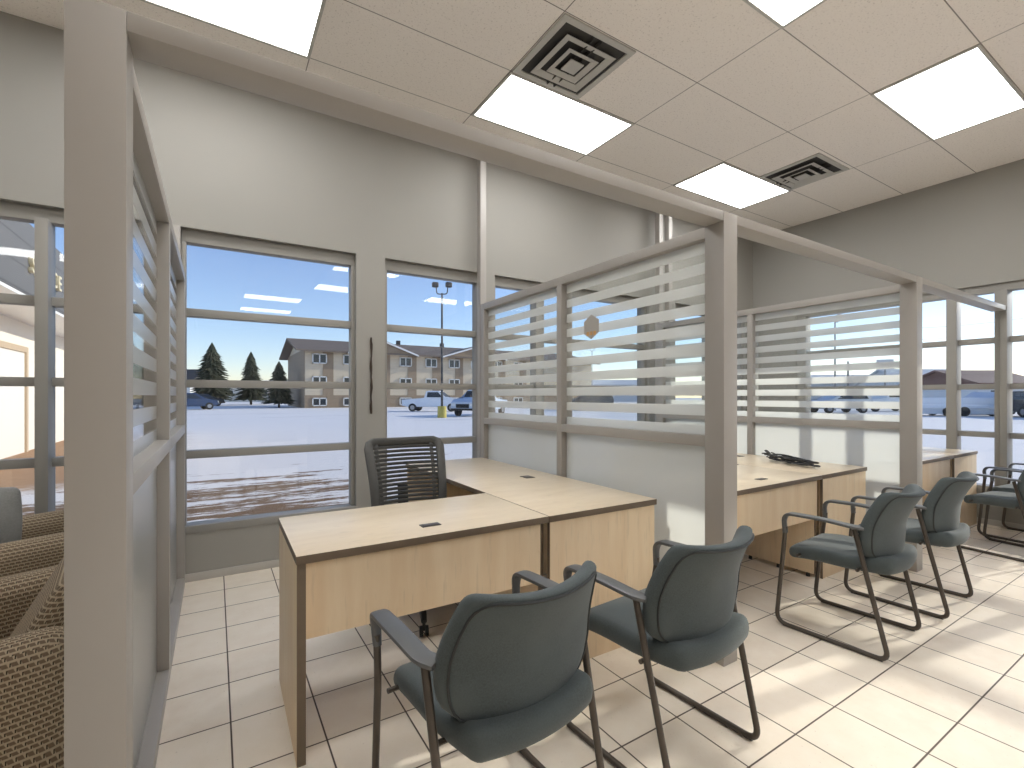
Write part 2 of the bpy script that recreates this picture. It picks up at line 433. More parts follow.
bm = bm_new(); box(bm, XL, XR, YF - .012, YF, 0, .055, .003); struct('baseboard_front', bm, M['base'])
bm = bm_new(); box(bm, XR - .012, XR, YB, YF - .012, 0, .055, .003); struct('baseboard_right', bm, M['base'])

MULL = (1.884, 1.380, .876)
def front_window(n, x0, x1, verts=()):
    r = struct_root('window_%d' % n)
    fr = bm_new(); f0, f1 = YF + .045, YF + .135
    box(fr, x0, x1, f0, f1, HEAD - .09, HEAD, .003); box(fr, x0, x1, YF - .006, f1, SILL, SILL + .055, .004)
    box(fr, x0, x0 + .03, f0, f1, SILL + .055, HEAD - .09, .002); box(fr, x1 - .03, x1, f0, f1, SILL + .055, HEAD - .09, .002)
    for z in MULL: box(fr, x0 + .03, x1 - .03, f0 + .01, f1, z - .028, z + .028, .002)
    for (a, b, yy) in verts: box(fr, a, b, yy, f1, SILL + .055, HEAD - .09, .002)
    obj('window_frame', fr, M['winframe'], r)
    g = bm_new(); box(g, x0 + .01, x1 - .01, YF + .098, YF + .104, SILL + .02, HEAD - .05); obj('glass_pane', g, M['glass'], r)
front_window(1, *holes_f[0], verts=[(-.928, -.868, YF - .03), (-2.1, -2.03, YF - .02), (-3.3, -3.23, YF - .02)])
front_window(2, *holes_f[1]); front_window(3, *holes_f[2])
front_window(4, *holes_f[3], verts=[(2.80, 2.90, YF + .02)])
front_window(5, *holes_f[4], verts=[(5.62, 5.70, YF + .02)])
# mullion post where the first screen meets the glazing
bm = bm_new(); box(bm, -.29, -.203, YF - .01, YF + .14, 0, HEAD, .002); struct('trim_1', bm, M['frame'])
r = struct_root('window_6')
fr = bm_new(); f0, f1 = XR + .03, XR + .14; y0, y1 = holes_r[0]; HR = HEAD - .05
box(fr, f0, f1, y0, y1, HR - .08, HR, .003); box(fr, XR - .006, f1, y0, y1, SILL, SILL + .055, .004)
box(fr, XR + .01, f1, y1 - .12, y1, SILL + .055, HR - .08, .002); box(fr, f0, f1, y0, y0 + .05, SILL + .055, HR - .08, .002)
ver = [(1.770, 1.855, .0), (1.385, 1.432, -.05), (1.436, 1.485, .0), (.285, .385, -.03), (-.80, -.71, 0), (-1.9, -1.8, -.03), (-3.0, -2.91, 0), (-4.1, -4.0, -.03)]
for a, b, o in ver: box(fr, XR + o, f1, a, b, SILL + .055, HR - .08, .002)
for z in (1.854, 1.387, .90): box(fr, f0 + .01, f1, y0 + .05, y1 - .12, z - .028, z + .028, .002)
obj('window_frame', fr, M['winframe'], r)
g = bm_new(); box(g, XR + .098, XR + .104, y0 + .01, y1 - .01, SILL + .02, HR - .04); obj('glass_pane', g, M['glass'], r)

# ------------------------------------------------------------------ ceiling lights and vents
def make_light():
    t = thing('ceiling_light', '', 'ceiling light', (0, 0, 0), 0, 'recessed ceiling light panels')
    bm = bm_new(); w, d = .61, .305
    for a in ((-w, w, -d, -d + .02), (-w, w, d - .02, d), (-w, -w + .02, -d + .02, d - .02), (w - .02, w, -d + .02, d - .02)): box(bm, *a, -.012, 0, .002)
    obj('frame', bm, M['ventgrey'], t)
    bm = bm_new(); box(bm, -w + .02, w - .02, -d + .02, d - .02, -.007, -.001); obj('diffuser', bm, M['lamp'], t, 0)
    return t
lt = make_light()
LX = {-3.12: 'far left', -.68: 'left', 1.76: 'middle', 4.20: 'right'}
seen = {(-.68, 2.84): 'lit ceiling panel above the left screen, cut by the top edge of the picture',
        (1.76, 2.84): 'lit ceiling panel beside the big square vent, over the first desk',
        (4.20, 2.84): 'small far lit ceiling panel beside the distant vent, above the second cubicle',
        (4.20, 1.01): 'lit ceiling panel at the upper right, nearest the right wall',
        (1.76, 1.01): 'lit ceiling panel showing only one corner at the top edge of the picture'}
first = True
for x, y in ((-3.12, 2.84), (-.68, 2.84), (1.76, 2.84), (4.20, 2.84), (-.68, 1.01), (1.76, 1.01), (4.20, 1.01),
             (1.76, -.82), (-3.12, -2.65), (1.76, -2.65), (4.20, -2.65), (.54, -4.48), (.54, -6.31)):
    lab = seen.get((x, y), 'lit ceiling panel outside the picture, over the open floor behind the camera')
    loc = (x + .61, y + .305, ZC)
    if first: lt.location = loc; lt['label'] = lab; first = False
    else: dup(lt, loc, 0, lab)
def make_vent():
    t = thing('ceiling_vent', '', 'air vent', (0, 0, 0), 0, 'square ceiling vents')
    bm = bm_new(); q = .298
    for a in ((-q, q, -q, -.255), (-q, q, .255, q), (-q, -.255, -.255, .255), (.255, q, -.255, .255)): box(bm, *a, -.012, 0, .002)
    obj('flange', bm, M['ventgrey'], t)
    bm = bm_new(); box(bm, -.256, .256, -.256, .256, -.003, -.0005); obj('throat_shade', bm, M['ventdark'], t)  # flat dark plate painted as the shade of the duct opening
    def ring(ro, ri, zo, zi, th=.004):
        bm = bm_new()
        S = [(-1, -1), (1, -1), (1, 1), (-1, 1)]
        v = [[bm.verts.new((sx * rr, sy * rr, z)) for sx, sy in S] for rr, z in ((ro, zo), (ri, zi), (ri, zi + th), (ro, zo + th))]
        for a in range(4):
            for i in range(4): bm.faces.new((v[a][i], v[a][(i + 1) % 4], v[(a + 1) % 4][(i + 1) % 4], v[(a + 1) % 4][i]))
        return bm
    obj('louver', ring(.205, .158, -.034, -.022), M['ventgrey'], t, 20)
    obj('louver', ring(.126, .088, -.042, -.030), M['ventgrey'], t, 20)
    bm = bm_new(); box(bm, -.056, .056, -.056, .056, -.046, -.038, .002); obj('centre_plate', bm, M['ventgrey'], t)
    bm = bm_new()
    for s in (-1, 1): box(bm, s * .03 - .004, s * .03 + .004, -.25, .25, -.030, -.004)
    obj('hanger_bar', bm, M['ventdark'], t)
    return t
v1 = make_vent(); v1.location = (2.065, 2.535, ZC); v1['label'] = 'large square louvered air vent beside the lit panel over the first desk'
dup(v1, (5.10, 2.56, ZC), 0, 'small far square air vent beside the distant lit panel near the right wall')

# ------------------------------------------------------------------ glazed screens
PY0, PY1 = 1.39, 1.495
ZT = 2.175
def screen(xa, label, yend):
    """screen standing between xa and xa+.107, running from the corner post to the window wall"""
    w = .107
    t = thing('glazed_screen', label, 'partition', (xa, PY0, 0), 0, 'glazed cubicle screens')
    L1 = yend - PY0; d = PY1 - PY0; m0, m1 = 1.26, 1.315
    bx('corner_post', (0, w, 0, d, 0, ZT), M['frame'], t, .003)
    bx('middle_post', (.004, w - .004, m0, m1, 0, 2.075), M['frame'], t)
    bx('wall_post', (.004, w - .004, L1 - .055, L1, 0, 2.13), M['frame'], t)
    bx('top_rail', (.004, w - .004, d, L1 - .055, 2.075, 2.13), M['frame'], t)
    bm = bm_new(); box(bm, .004, w - .004, d, m0, 1.04, 1.095, .002); box(bm, .004, w - .004, m1, L1 - .055, 1.04, 1.095, .002)
    obj('middle_rail', bm, M['frame'], t)
    bm = bm_new(); box(bm, .004, w - .004, d, m0, 0, .055, .002); box(bm, .004, w - .004, m1, L1 - .055, 0, .055, .002)
    obj('bottom_rail', bm, M['frame'], t)
    for a, b in ((d, m0), (m1, L1 - .055)):
        p = bx('striped_pane', (w / 2 - .003, w / 2 + .003, a - .004, b + .004, 1.09, 2.08), M['stripe'], t, 0); p['label'] = 'clear pane with frosted stripes'
        p = bx('frosted_pane', (w / 2 - .003, w / 2 + .003, a - .004, b + .004, .05, 1.045), M['frost'], t, 0); p['label'] = 'frosted lower pane'
    return t
screen(-.279, 'nearest glazed screen on the left, with the wide grey post in the foreground', 3.985)
s2 = screen(2.056, 'glazed screen between the first and second desks, with the hexagon decal', 3.84)
s3 = screen(4.362, 'glazed screen behind the two right chairs, between second and third desks', 3.78)
# hexagon decal stuck on the first cubicle's right-hand pane
bm = bm_new()
yy, zz = 2.388 - PY0, 1.748
prism(bm, [(yy + .085 * math.sin(R(60 * k)), zz + .082 * math.cos(R(60 * k))) for k in range(6)], 0, .049, .0505)
hx = obj('hexagon_decal', bm, M['sticker'], s2); hx['label'] = 'grey hexagon decal with small orange print'
bm = bm_new()
for k in range(3): box(bm, .0478, .0489, yy - .045 + k * .033, yy - .020 + k * .033, zz - .055, zz - .030)
obj('decal_print', bm, M['orange'], hx)

def beam(x0, x1, label):
    bm = bm_new(); box(bm, x0, x1, PY0 + .001, PY1 - .001, 2.128, 2.174, .002)
    o = obj('header_beam', bm, M['frame']); return tag(o, label, 'beam', 'header beams of the cubicles')
beam(-.172, 2.056, 'header beam spanning the front of the first cubicle, nearest the camera')
beam(2.163, 4.362, 'middle header beam, above the two right chairs and second desk')
beam(4.469, XR - .052, 'short far header beam ending at the right window wall')
def raceway(x, y, label):
    t = thing('cable_pole', label, 'cable pole', (x, y, 0), 0, 'cable poles by the window wall')
    bx('pole', (0, .06, 0, .065, 0, ZC - .005), M['frame'], t); bx('ceiling_collar', (-.012, .072, -.012, .077, ZC - .012, ZC), M['frame'], t)
raceway(2.058, 3.845, 'slim cable pole at the window end of the first desk, rising to the ceiling')
raceway(4.385, 3.79, 'left one of the twin cable poles behind the second cubicle')
raceway(4.50, 3.75, 'right one of the twin cable poles behind the second cubicle')

# weathered strip hanging on the pier between the first two windows
bm = bm_new()
random.seed(4)
sweep(bm, [(0, 0, -.006)] + [(random.uniform(-.003, .003), 0, .03 * k) for k in range(1, 21)] + [(0, 0, .63)], lambda t: .016 + .006 * math.sin(t * 23), .014, 8, (1, 0, 0), 3)
o = obj('wall_strip', bm, M['stick']); o.location = (1.105, YF - .009, 1.15); tag(o, 'dark brown narrow strip fixed upright on the pier between two windows', 'strip')

# ------------------------------------------------------------------ desks
ZD = .735
def desk(x, y, rz, i):
    W = ['first desk, left front part', 'second desk, between the two screens', 'third desk, at the far right'][i]
    lab = ['wooden desk in the nearest cubicle with maple front and rectangular grommet',
           'wooden desk under the black cables, partly hidden by the middle post',
           'third wooden desk at the far right, mostly hidden behind the chair and post'][i]
    w, d = 1.075, .62
    t = thing('office_desk', lab, 'desk', (x, y, 0), rz, 'light wood office desks')
    bm = bm_new(); box(bm, 0, w - .002, 0, d, ZD - .03, ZD, .0015)
    for f in bm.faces:
        if abs(f.normal.z) < .5: f.material_index = 1
    obj('desktop', bm, [M['top'], M['edge']], t)
    bm = bm_new(); box(bm, .002, .032, .004, d - .01, 0, ZD - .03, .001)
    for f in bm.faces:
        if f.normal.y < -.5: f.material_index = 1
    obj('side_panel', bm, [M['maple'], M['edge']], t)
    bx('modesty_panel', (.032, w - .034, .022, .040, .43, ZD - .03), M['maple'], t, .001)
    bm = bm_new(); box(bm, w - .034, w - .004, .042, d - .01, .03, ZD - .03, .001)
    for f in bm.faces:
        if f.normal.y < -.5: f.material_index = 1
    sp = obj('side_panel', bm, [M['maple'], M['edge']], t)
    for yy in (.09, .30, .52):
        bm = bm_new(); cyl(bm, (w - .019, yy, 0), (w - .019, yy, .03), .014, .012, 10); obj('glide', bm, M['black'], sp)
    bm = bm_new(); box(bm, .505, .59, .12, .165, ZD, ZD + .003, .001); box(bm, .515, .58, .128, .157, ZD + .003, ZD + .0045)
    obj('cable_grommet', bm, M['slot'], t)
    rl = ['desk return along the striped screen in the nearest cubicle', 'desk return beside the second desk, against the screen behind the right chairs', 'pale desk return at the far right by the window wall'][i]
    c, s = math.cos(rz), math.sin(rz)
    rw, rd = (.715, 2.04) if i < 2 else (.66, 2.04)
    t = thing('desk_return', rl, 'desk', (x + w * c, y + w * s, 0), rz, 'wooden desk returns')
    bm = bm_new(); box(bm, .002, rw, 0, rd, ZD - .03, ZD, .0015)
    for f in bm.faces:
        if abs(f.normal.z) < .5: f.material_index = 1
    obj('desktop', bm, [M['top'], M['edge']], t)
    bm = bm_new(); box(bm, .006, rw - .012, .006, .026, 0, ZD - .03, .001)
    obj('front_panel', bm, M['maple'], t)
    bx('side_panel', (rw - .03, rw - .012, .03, rd - .01, .02, ZD - .03), M['maple'], t, .001)
    bx('back_panel', (.01, rw - .032, rd - .035, rd - .015, .02, ZD - .03), M['maple'], t, .001)
    bm = bm_new(); box(bm, .004, .0065, .003, .020, 0, ZD - .03); obj('edge_strip', bm, M['edge'], t)
    bm = bm_new(); box(bm, .46, .53, .90, .99, ZD, ZD + .003, .001); box(bm, .468, .522, .91, .98, ZD + .003, ZD + .0045)
    obj('cable_grommet', bm, M['slot'], t)
desk(.238, 1.793, R(-.7), 0); desk(2.558, 1.672, R(.8), 1); desk(4.84, 1.60, 0, 2)

# bundle of black cables on the second desk return
random.seed(11)
bm = bm_new()
A, B = Vector((4.235, 2.47, ZD)), Vector((3.905, 1.83, ZD))
A, B = at(765, 455.5, 1) - Vector((0, 0, 0)), at(820, 467.5, 1)
def ondesk(u, v):
    a = (u - 512) / F; b = (HOR - v) / F; d = (ZD - CAMZ) / b; return at(u, v, d)
A, B = ondesk(768, 459.5), ondesk(820, 469); A.z = B.z = 0; ax = (B - A); ln = ax.length; ax.normalize(); px = Vector((-ax.y, ax.x, 0))
for k in range(9):
    off = random.uniform(-.07, .07); z0 = ZD + .009 + .018 * (k % 3)
    pts = []
    a0, a1 = random.uniform(-.02, .10) * ln, random.uniform(.55, 1.0) * ln
    for q in range(15):
        tt = q / 14; sp = a0 + (a1 - a0) * tt
        pts.append(A + ax * sp + px * (off * (1 - .3 * tt) + .018 * math.sin(tt * 9 + k * 1.7)) + Vector((0, 0, z0 + .019 * (1 + math.sin(tt * 7 + k)) * (1 - .6 * tt))))
    end = pts[-1]; 
    for q in range(1, 7):
        an = q / 6 * math.pi
        pts.append(end + ax * .03 * math.sin(an) + px * (.022 * (1 - math.cos(an))) * (1 if k % 2 else -1))
    end = pts[-1]
    for q in range(1, 9): pts.append(end - ax * (a1 - a0) * .8 * q / 8 + px * .014 * math.sin(q + k) + Vector((0, 0, .003 * math.sin(q * 1.3 + k))))
    sweep(bm, pts, .0115, seg=6)
cb = obj('cable_bundle', bm, M['black']); tag(cb, 'bundle of black cables lying on the second desk return', 'cables')
bm = bm_new(); m_ = A + ax * ln * .45
cyl(bm, m_ - ax * .012 + Vector((0, 0, ZD + .026)), m_ + ax * .012 + Vector((0, 0, ZD + .026)), .025, seg=12); obj('cable_tie', bm, M['darkgrey'], cb)

# ------------------------------------------------------------------ guest chair
def make_guest():
    t = thing('guest_chair', '', 'chair', (0, 0, 0), 0, 'slate guest chairs on sled frames')
    # seat: rounded cushion with waterfall front and a rear that turns up under the backrest
    def sf(p):
        x, y, z = p; u = y / .235
        w = 1 - .10 * max(0, -u) ** 2 - .03 * max(0, u) ** 4
        zz = z * (1 + .38 * max(0, -u - .2)) + .432 - .020 * max(0, u) ** 3 + (.030 * max(0, -u - .2)) - .010 * (1 - (x / .235) ** 2)
        yy = y - .020 + (-.030 * (1 - (x / .235) ** 2) if y < 0 else .018 * (1 - (x / .235) ** 2)) * abs(u)
        return Vector((x * w, yy, zz))
    bm = bm_new(); rbox(bm, .226, .235, .036, .034, (10, 10, 1), 4, sf); obj('seat', bm, M['fabric'], t, 60)
    # backrest: U-shaped pad curved round the sitter
    HZ = .190
    prof = [(-1, .66), (-.92, .79), (-.78, .90), (-.55, .975), (-.25, 1.01), (.1, 1.0), (.45, .95), (.75, .885), (1, .82)]
    def wz(s):
        for (a, b), (c, d) in zip(prof, prof[1:]):
            if s <= c: return b + (d - b) * (s - a) / (c - a)
        return prof[-1][1]
    def bf(p):
        x, y, z = p; s = max(-1, min(1, z / HZ)); w = wz(s); q = (x / .254)
        xx = x * w
        zz = z + .035 * max(0, -s) * abs(q) ** 3 + .014 * max(0, s) * q * q - .006 * max(0, s)
        yy = y - .232 + .066 * q * q - .060 * max(0, s) ** 1.4 * (1 - .12 * q * q) - .018 * s + .012 * (1 - s * s)
        return Vector((xx, yy, zz + .624))
    bm = bm_new(); rbox(bm, .254, .029, HZ, .026, (14, 1, 12), 3, bf); bk = obj('backrest', bm, M['fabric'], t, 60)
    loop = []
    for a, b, n in (((-1, 1), (1, 1), 18), ((1, 1), (1, -1), 16), ((1, -1), (-1, -1), 18), ((-1, -1), (-1, 1), 16)):
        for k in range(n):
            f = k / n; loop.append(((a[0] + (b[0] - a[0]) * f), (a[1] + (b[1] - a[1]) * f)))
    def rc(v, h, r):   # round the corners of the outline a little
        return v * (h - .004)
    def edge(a, b):
        h, v, r = .254 - .017, HZ - .015, .045
        p = Vector((a * h, b * v)); q = Vector((max(-h + r, min(h - r, p.x)), max(-v + r, min(v - r, p.y)))); d = p - q
        if d.length > r: p = q + d.normalized() * r
        return bf(Vector((p.x, -.0288, p.y)))
    pts = [edge(a, b) for a, b in loop]
    bm = bm_new(); sweep(bm, pts, .0078, seg=6, closed=True, side=(0, 1, 0)); obj('welt', bm, M['pipe'], bk)
    for s in (-1, 1):
        bm = bm_new()
        path = fillet([(s * .268, -.122, .622), (s * .254, -.262, .012), (s * .254, .262, .012), (s * .258, .222, .42), (s * .268, .206, .565)], [0, .055, .065, .12, 0], 8)
        sweep(bm, path, .023, seg=12, side=(1, 0, 0)); obj('side_frame', bm, M['bronze'], t, 60)
        bm = bm_new()
        ap = fillet([(s * .266, .208, .53), (s * .270, .215, .640), (s * .274, .02, .644), (s * .270, -.115, .634), (s * .248, -.150, .630)], [0, .075, .06, .03, 0], 8)
        sweep(bm, ap, lambda q: .024 + .034 * min(1, max(0, (q - .08) / .25)) - .010 * max(0, q - .6), lambda q: .024 - .008 * min(1, q * 3), 12, (1, 0, 0), 4)
        obj('armrest', bm, M['arm'], t, 50)
        for y in (-.215, .205):
            bm = bm_new(); cyl(bm, (s * .254, y - .02, .008), (s * .254, y + .02, .008), .0085, seg=8); obj('glide', bm, M['black'], t)
    bm = bm_new()
    for y in (.15, -.13): cyl(bm, (-.256, y, .414), (.256, y, .414), .008, seg=8)
    for x in (-.16, .16): cyl(bm, (x, -.20, .402), (x, .19, .396), .008, seg=8)
    obj('seat_support', bm, M['bronze'], t)
    return t
g1 = make_guest(); g1.location = (.702, 1.268, 0); g1.rotation_euler = (0, 0, R(4.5)); g1['label'] = 'slate guest chair nearest the camera, in front of the first desk'
dup(g1, (1.438, 1.255, 0), R(3.5), 'slate guest chair right beside the nearest one, in front of the middle post')
dup(g1, (2.985, 1.262, 0), R(4.2), 'guest chair with sunlit stripes on its seat, left of the right pair')
dup(g1, (3.808, 1.262, 0), R(3), 'guest chair seen from behind in front of the far right post')
dup(g1, (5.60, 1.17, 0), R(-8), 'guest chair cut by the right edge of the picture, nearer of the two')
dup(g1, (6.255, 1.18, 0), R(-6), 'guest chair farthest right, against the right window wall')

# ------------------------------------------------------------------ office swivel chair
def make_office():
    t = thing('office_chair', '', 'office chair', (0, 0, 0), 0, 'dark swivel chairs behind the desks')
    # faces -Y
    W, Z0, Z1 = .252, .50, 1.008
    def bend(x, z, y=0):
        s = (z - Z0) / (Z1 - Z0)
        return Vector((x * (.86 + .14 * s ** .6), .24 + .14 * s - .05 * (x / W) ** 2 * 1.1 + .03 * math.sin(s * 3.1) * -1 + y, z))
    bm = bm_new()
    out = [bend(a, b) for a, b in [(-W + .02 * 0, Z0 + (Z1 - Z0) * k / 14) for k in range(15)]]
    loop = [bend(-W, Z0 + .04 + (Z1 - Z0 - .08) * k / 14) for k in range(15)] + [bend(-W + .012, Z1 - .012)] + [bend(-W + .04 + (2 * W - .08) * k / 12, Z1) for k in range(13)] + [bend(W - .012, Z1 - .012)] + \
           [bend(W, Z1 - .04 - (Z1 - Z0 - .08) * k / 14) for k in range(15)] + [bend(W - .012, Z0 + .012)] + [bend(W - .04 - (2 * W - .08) * k / 12, Z0) for k in range(13)] + [bend(-W + .012, Z0 + .012)]
    c = bend(0, (Z0 + Z1) / 2)
    loop2 = [p + (Vector((c.x, p.y, c.z)) - p).normalized() * .018 for p in loop]
    sweep(bm, loop2, .052, .026, 8, None, 3, True) if False else sweep(bm, loop2, .026, .056, 10, (0, 1, 0), 3.5, True)
    n = 17
    for k in range(n):
        z = Z0 + .05 + (Z1 - Z0 - .10) * k / (n - 1)
        sweep(bm, [bend(-W + .03 + (2 * W - .06) * q / 12, z) for q in range(13)], .012, .0205, 6, (0, 1, 0), 3)
    for x in (-.185, .185):
        sweep(bm, [bend(x, Z0 + .03 + (Z1 - Z0 - .06) * q / 10, .004) for q in range(11)], .014, .024, 6, (0, 1, 0), 3)
    obj('backrest', bm, M['darkgrey'], t, 50)
    def sf(p):
        x, y, z = p; return Vector((x, y, z + .475 - .03 * max(0, -y / .24) ** 3 + .02 * (x / .24) ** 2))
    bm = bm_new(); rbox(bm, .245, .235, .038, .034, (8, 8, 1), 3, sf); obj('seat', bm, M['black'], t, 60)
    bm = bm_new(); sweep(bm, fillet([(0, .05, .42), (0, .33, .43), (0, .37, .70)], .1), .07, .022, 8, (1, 0, 0), 4)
    box(bm, -.09, .09, -.10, .12, .405, .445, .008); obj('back_bracket', bm, M['black'], t)
    bm = bm_new(); cyl(bm, (0, 0, .10), (0, 0, .42), .028); cyl(bm, (0, 0, .07), (0, 0, .15), .042, .036); obj('gas_column', bm, M['black'], t)
    for k in range(5):
        a = R(72 * k + 40); d = Vector((math.cos(a), math.sin(a), 0))
        bm = bm_new(); sweep(bm, [d * .02 + Vector((0, 0, .115)), d * .15 + Vector((0, 0, .11)), d * .285 + Vector((0, 0, .078))], lambda q: .058 - .026 * q, lambda q: .045 - .018 * q, 8, d.cross(Vector((0, 0, 1))), 3)
        lg = obj('base_leg', bm, M['black'], t)
        bm = bm_new(); p = d * .285; q = d.cross(Vector((0, 0, 1)))
        for s in (-1, 1): cyl(bm, p + q * (s * .006) + Vector((0, 0, .027)), p + q * (s * .024) + Vector((0, 0, .027)), .027, seg=14)
        cyl(bm, p + Vector((0, 0, .03)), p + Vector((0, 0, .082)), .009, seg=8)
        obj('caster', bm, M['black'], lg)
    return t
oc = make_office(); oc.location = (1.038, 2.70, 0); oc.rotation_euler = (0, 0, R(-3)); oc['label'] = 'dark swivel chair with slatted back behind the first desk'
dup(oc, (3.22, 2.36, 0), R(8), 'dark swivel chair behind the second desk, only a caster showing by the post')

# ------------------------------------------------------------------ lounge chairs at the left
def make_lounge():
    """club chair, back toward +X, sitter looks to -X; origin at floor centre"""
    t = thing('lounge_chair', '', 'armchair', (0, 0, 0), 0, 'woven lounge chairs')
    for s in (-1, 1):
        def af(p):
            x, y, z = p
            return Vector((x * 1.14 - .0, s * .335 + y, z + .335 + (.035 * (x / .37) if z > 0 else 0)))
        bm = bm_new(); rbox(bm, .37, .085, .275, .075, (8, 2, 6), 5, af); obj('arm', bm, M['weave'], t, 60)
    def kf(p):
        x, y, z = p; return Vector((x + .265 + .17 * (z / .31), y, z + .45))
    bm = bm_new(); rbox(bm, .055, .248, .30, .05, (2, 8, 8), 4, kf); obj('backrest', bm, M['weave'], t, 60)
    bm = bm_new(); rbox(bm, .30, .246, .085, .05, (8, 8, 2), 3, lambda p: p + Vector((-.10, 0, .375))); obj('seat_cushion', bm, M['weave'], t, 60)
    bm = bm_new(); rbox(bm, .33, .248, .10, .02, (4, 4, 2), 2, lambda p: p + Vector((-.05, 0, .18))); obj('seat_base', bm, M['weave'], t, 60)
    for a in (-.34, .24):
        for b in (-.33, .33):
            bm = bm_new(); cyl(bm, (a, b, 0), (a, b, .075), .018, .025); obj('leg', bm, M['black'], t)
    return t
lg = make_lounge(); lg.location = (-.79, 2.10, 0); lg.rotation_euler = (0, 0, R(8)); lg['label'] = 'woven brown lounge chair nearest, at the lower left behind the wide post'
dup(lg, (-.86, 3.44, 0), R(5), 'woven brown lounge chair farther back at left, close to the window')
# throw pillow on the far lounge chair
def pillow(name, mat, loc, rot, w, h, label):
    def pf(p):
        x, y, z = p; e = (1 - (x / w) ** 2) * (1 - (z / h) ** 2)
        return Vector((x * (1 - .05 * (z / h) ** 2), y * (.35 + 1.15 * max(0, e) ** .5), z * (1 - .05 * (x / w) ** 2)))
    bm = bm_new(); rbox(bm, w, .05, h, .03, (8, 1, 8), 3, pf); o = obj(name, bm, mat, None, 60); o.location = loc; o.rotation_euler = rot
    return tag(o, label, 'pillow')
pillow('throw_pillow', M['greyfab'], (-1.045, 3.40, .645), (R(-10), 0, R(12)), .20, .185, 'grey woven throw pillow on the far lounge chair, at the left picture edge')

# ------------------------------------------------------------------ outdoors
GZ = -.12
bm = bm_new()
for x0, x1, y0, y1 in ((-300, 300, YF + .2, 300), (XR + .2, 300, -300, YF + .2), (-300, XL - .2, -300, YF + .2), (XL - .2, XR + .2, -300, YB - .2)):
    v = [bm.verts.new(q) for q in ((x0, y0, GZ), (x1, y0, GZ), (x1, y1, GZ), (x0, y1, GZ))]; bm.faces.new(v)
struct('ground', bm, M['snow'])

# service wing at the left
t = thing('service_wing', 'cream building wing with grey sided fascia outside the left window', 'building', (-3.0, 9.0, GZ))
bx('fascia', (-1.6, 0, 0, 13.0, 3.32, 4.70), M['fascia'], t, .01)
bx('soffit', (-1.58, -.02, .02, 12.98, 3.26, 3.32), M['white'], t, 0)
bx('wall', (-5.0, -1.1, .1, 12.8, 0, 3.26), M['cream'], t, 0)
bx('roof', (-5.1, -1.6, -.05, 13.0, 3.26, 4.3), M['fascia'], t, 0)
for y0, y1 in ((1.0, 3.6), (5.0, 7.6)):
    d = bx('overhead_door', (-1.1, -1.06, y0, y1, 0, 2.5), M['garage'], t, 0)
    bm = bm_new()
    for a in ((y0 - .14, y0, 0, 2.64), (y1, y1 + .14, 0, 2.64), (y0, y1, 2.5, 2.64)): box(bm, -1.1, -1.02, *a)
    obj('door_trim', bm, M['trimtan'], d)
t = thing('wall_sign', 'raised gold letters on the grey fascia outside the left window', 'sign', (-2.999, 12.0, 3.64))
word = 'SERVICE'
y = 12.43 - 12.0
pos = [12.44, 12.76, 13.08, 13.38, 13.66, 13.80, 14.24]
for ch, yy in zip(word, pos):
    cu = bpy.data.curves.new('letter', 'FONT'); cu.body = ch; cu.size = .46; cu.extrude = .03; cu.bevel_depth = .004
    tmp = bpy.data.objects.new('tmp_letter', cu); C.objects.link(tmp)
    me = bpy.data.meshes.new_from_object(tmp.evaluated_get(bpy.context.evaluated_depsgraph_get()))
    bpy.data.objects.remove(tmp); bpy.data.curves.remove(cu)
    me.materials.clear(); me.materials.append(M['gold'])
    o = bpy.data.objects.new('letter', me); C.objects.link(o); o.parent = t
    o.location = (.036, yy - 12.0, 0); o.rotation_euler = (R(90), 0, R(90))

# apartment building
AY = 60.0
ax0 = atY(305, 400, AY).x; ax1 = ax0 + 44
t = thing('apartment_building', 'long beige three storey apartment building with brown roof across the lot', 'building', (ax0, AY, GZ))
LNG = ax1 - ax0; EV = 6.75; RG = 8.75; DP = 15.0
bm = bm_new(); box(bm, 0, LNG, 0, DP, 1.5, EV); prism(bm, [(0, EV), (DP, EV), (DP / 2, RG - .1)], 0, 0.02, LNG - .02); obj('wall', bm, M['aptwall'], t, 0)
bx('plinth', (-.05, LNG + .05, -.06, DP + .05, 0, 1.5), M['aptbrown'], t, 0)
bx('shaded_end_wall', (-.04, .0, .01, DP, 1.5, EV + .2), M['aptbrown'], t, 0)  # end turned from the sun: its shade is put into darker brown siding
bm = bm_new(); prism(bm, [(-1.0, EV - .15), (-1.0, EV + .05), (DP / 2, RG + .15), (DP + 1, EV + .05), (DP + 1, EV - .15), (DP / 2, RG - .1)], 0, -1.1, LNG + 1.1); obj('roof', bm, M['aptroof'], t, 0)
def gx(u): return atY(u, 390, AY).x - ax0
gables = [(gx(350), gx(412)), (gx(442), gx(500))]
for a, b in gables:
    m_ = (a + b) / 2; h = EV + 1.35
    bm = bm_new(); prism(bm, [(a, EV - .05), (b, EV - .05), (m_, h)], 1, -.9, 6); g = obj('gable', bm, M['aptbrown'], t, 0)
    bm = bm_new()
    prism(bm, [(a - .5, EV - .22), (m_, h), (b + .5, EV - .22), (b + .5, EV), (m_, h + .25), (a - .5, EV)], 1, -1.15, 6.2); obj('gable_roof', bm, M['aptroof'], g, 0)
    bm = bm_new()
    prism(bm, [(a - .5, EV - .25), (m_, h - .02), (b + .5, EV - .25), (b + .5, EV - .05), (m_, h + .2), (a - .5, EV - .05)], 1, -1.22, -1.15); obj('barge_board', bm, M['white'], g, 0)
us = [319.5, 350, 378, 405.5, 431, 454, 476, 497, 518, 539]
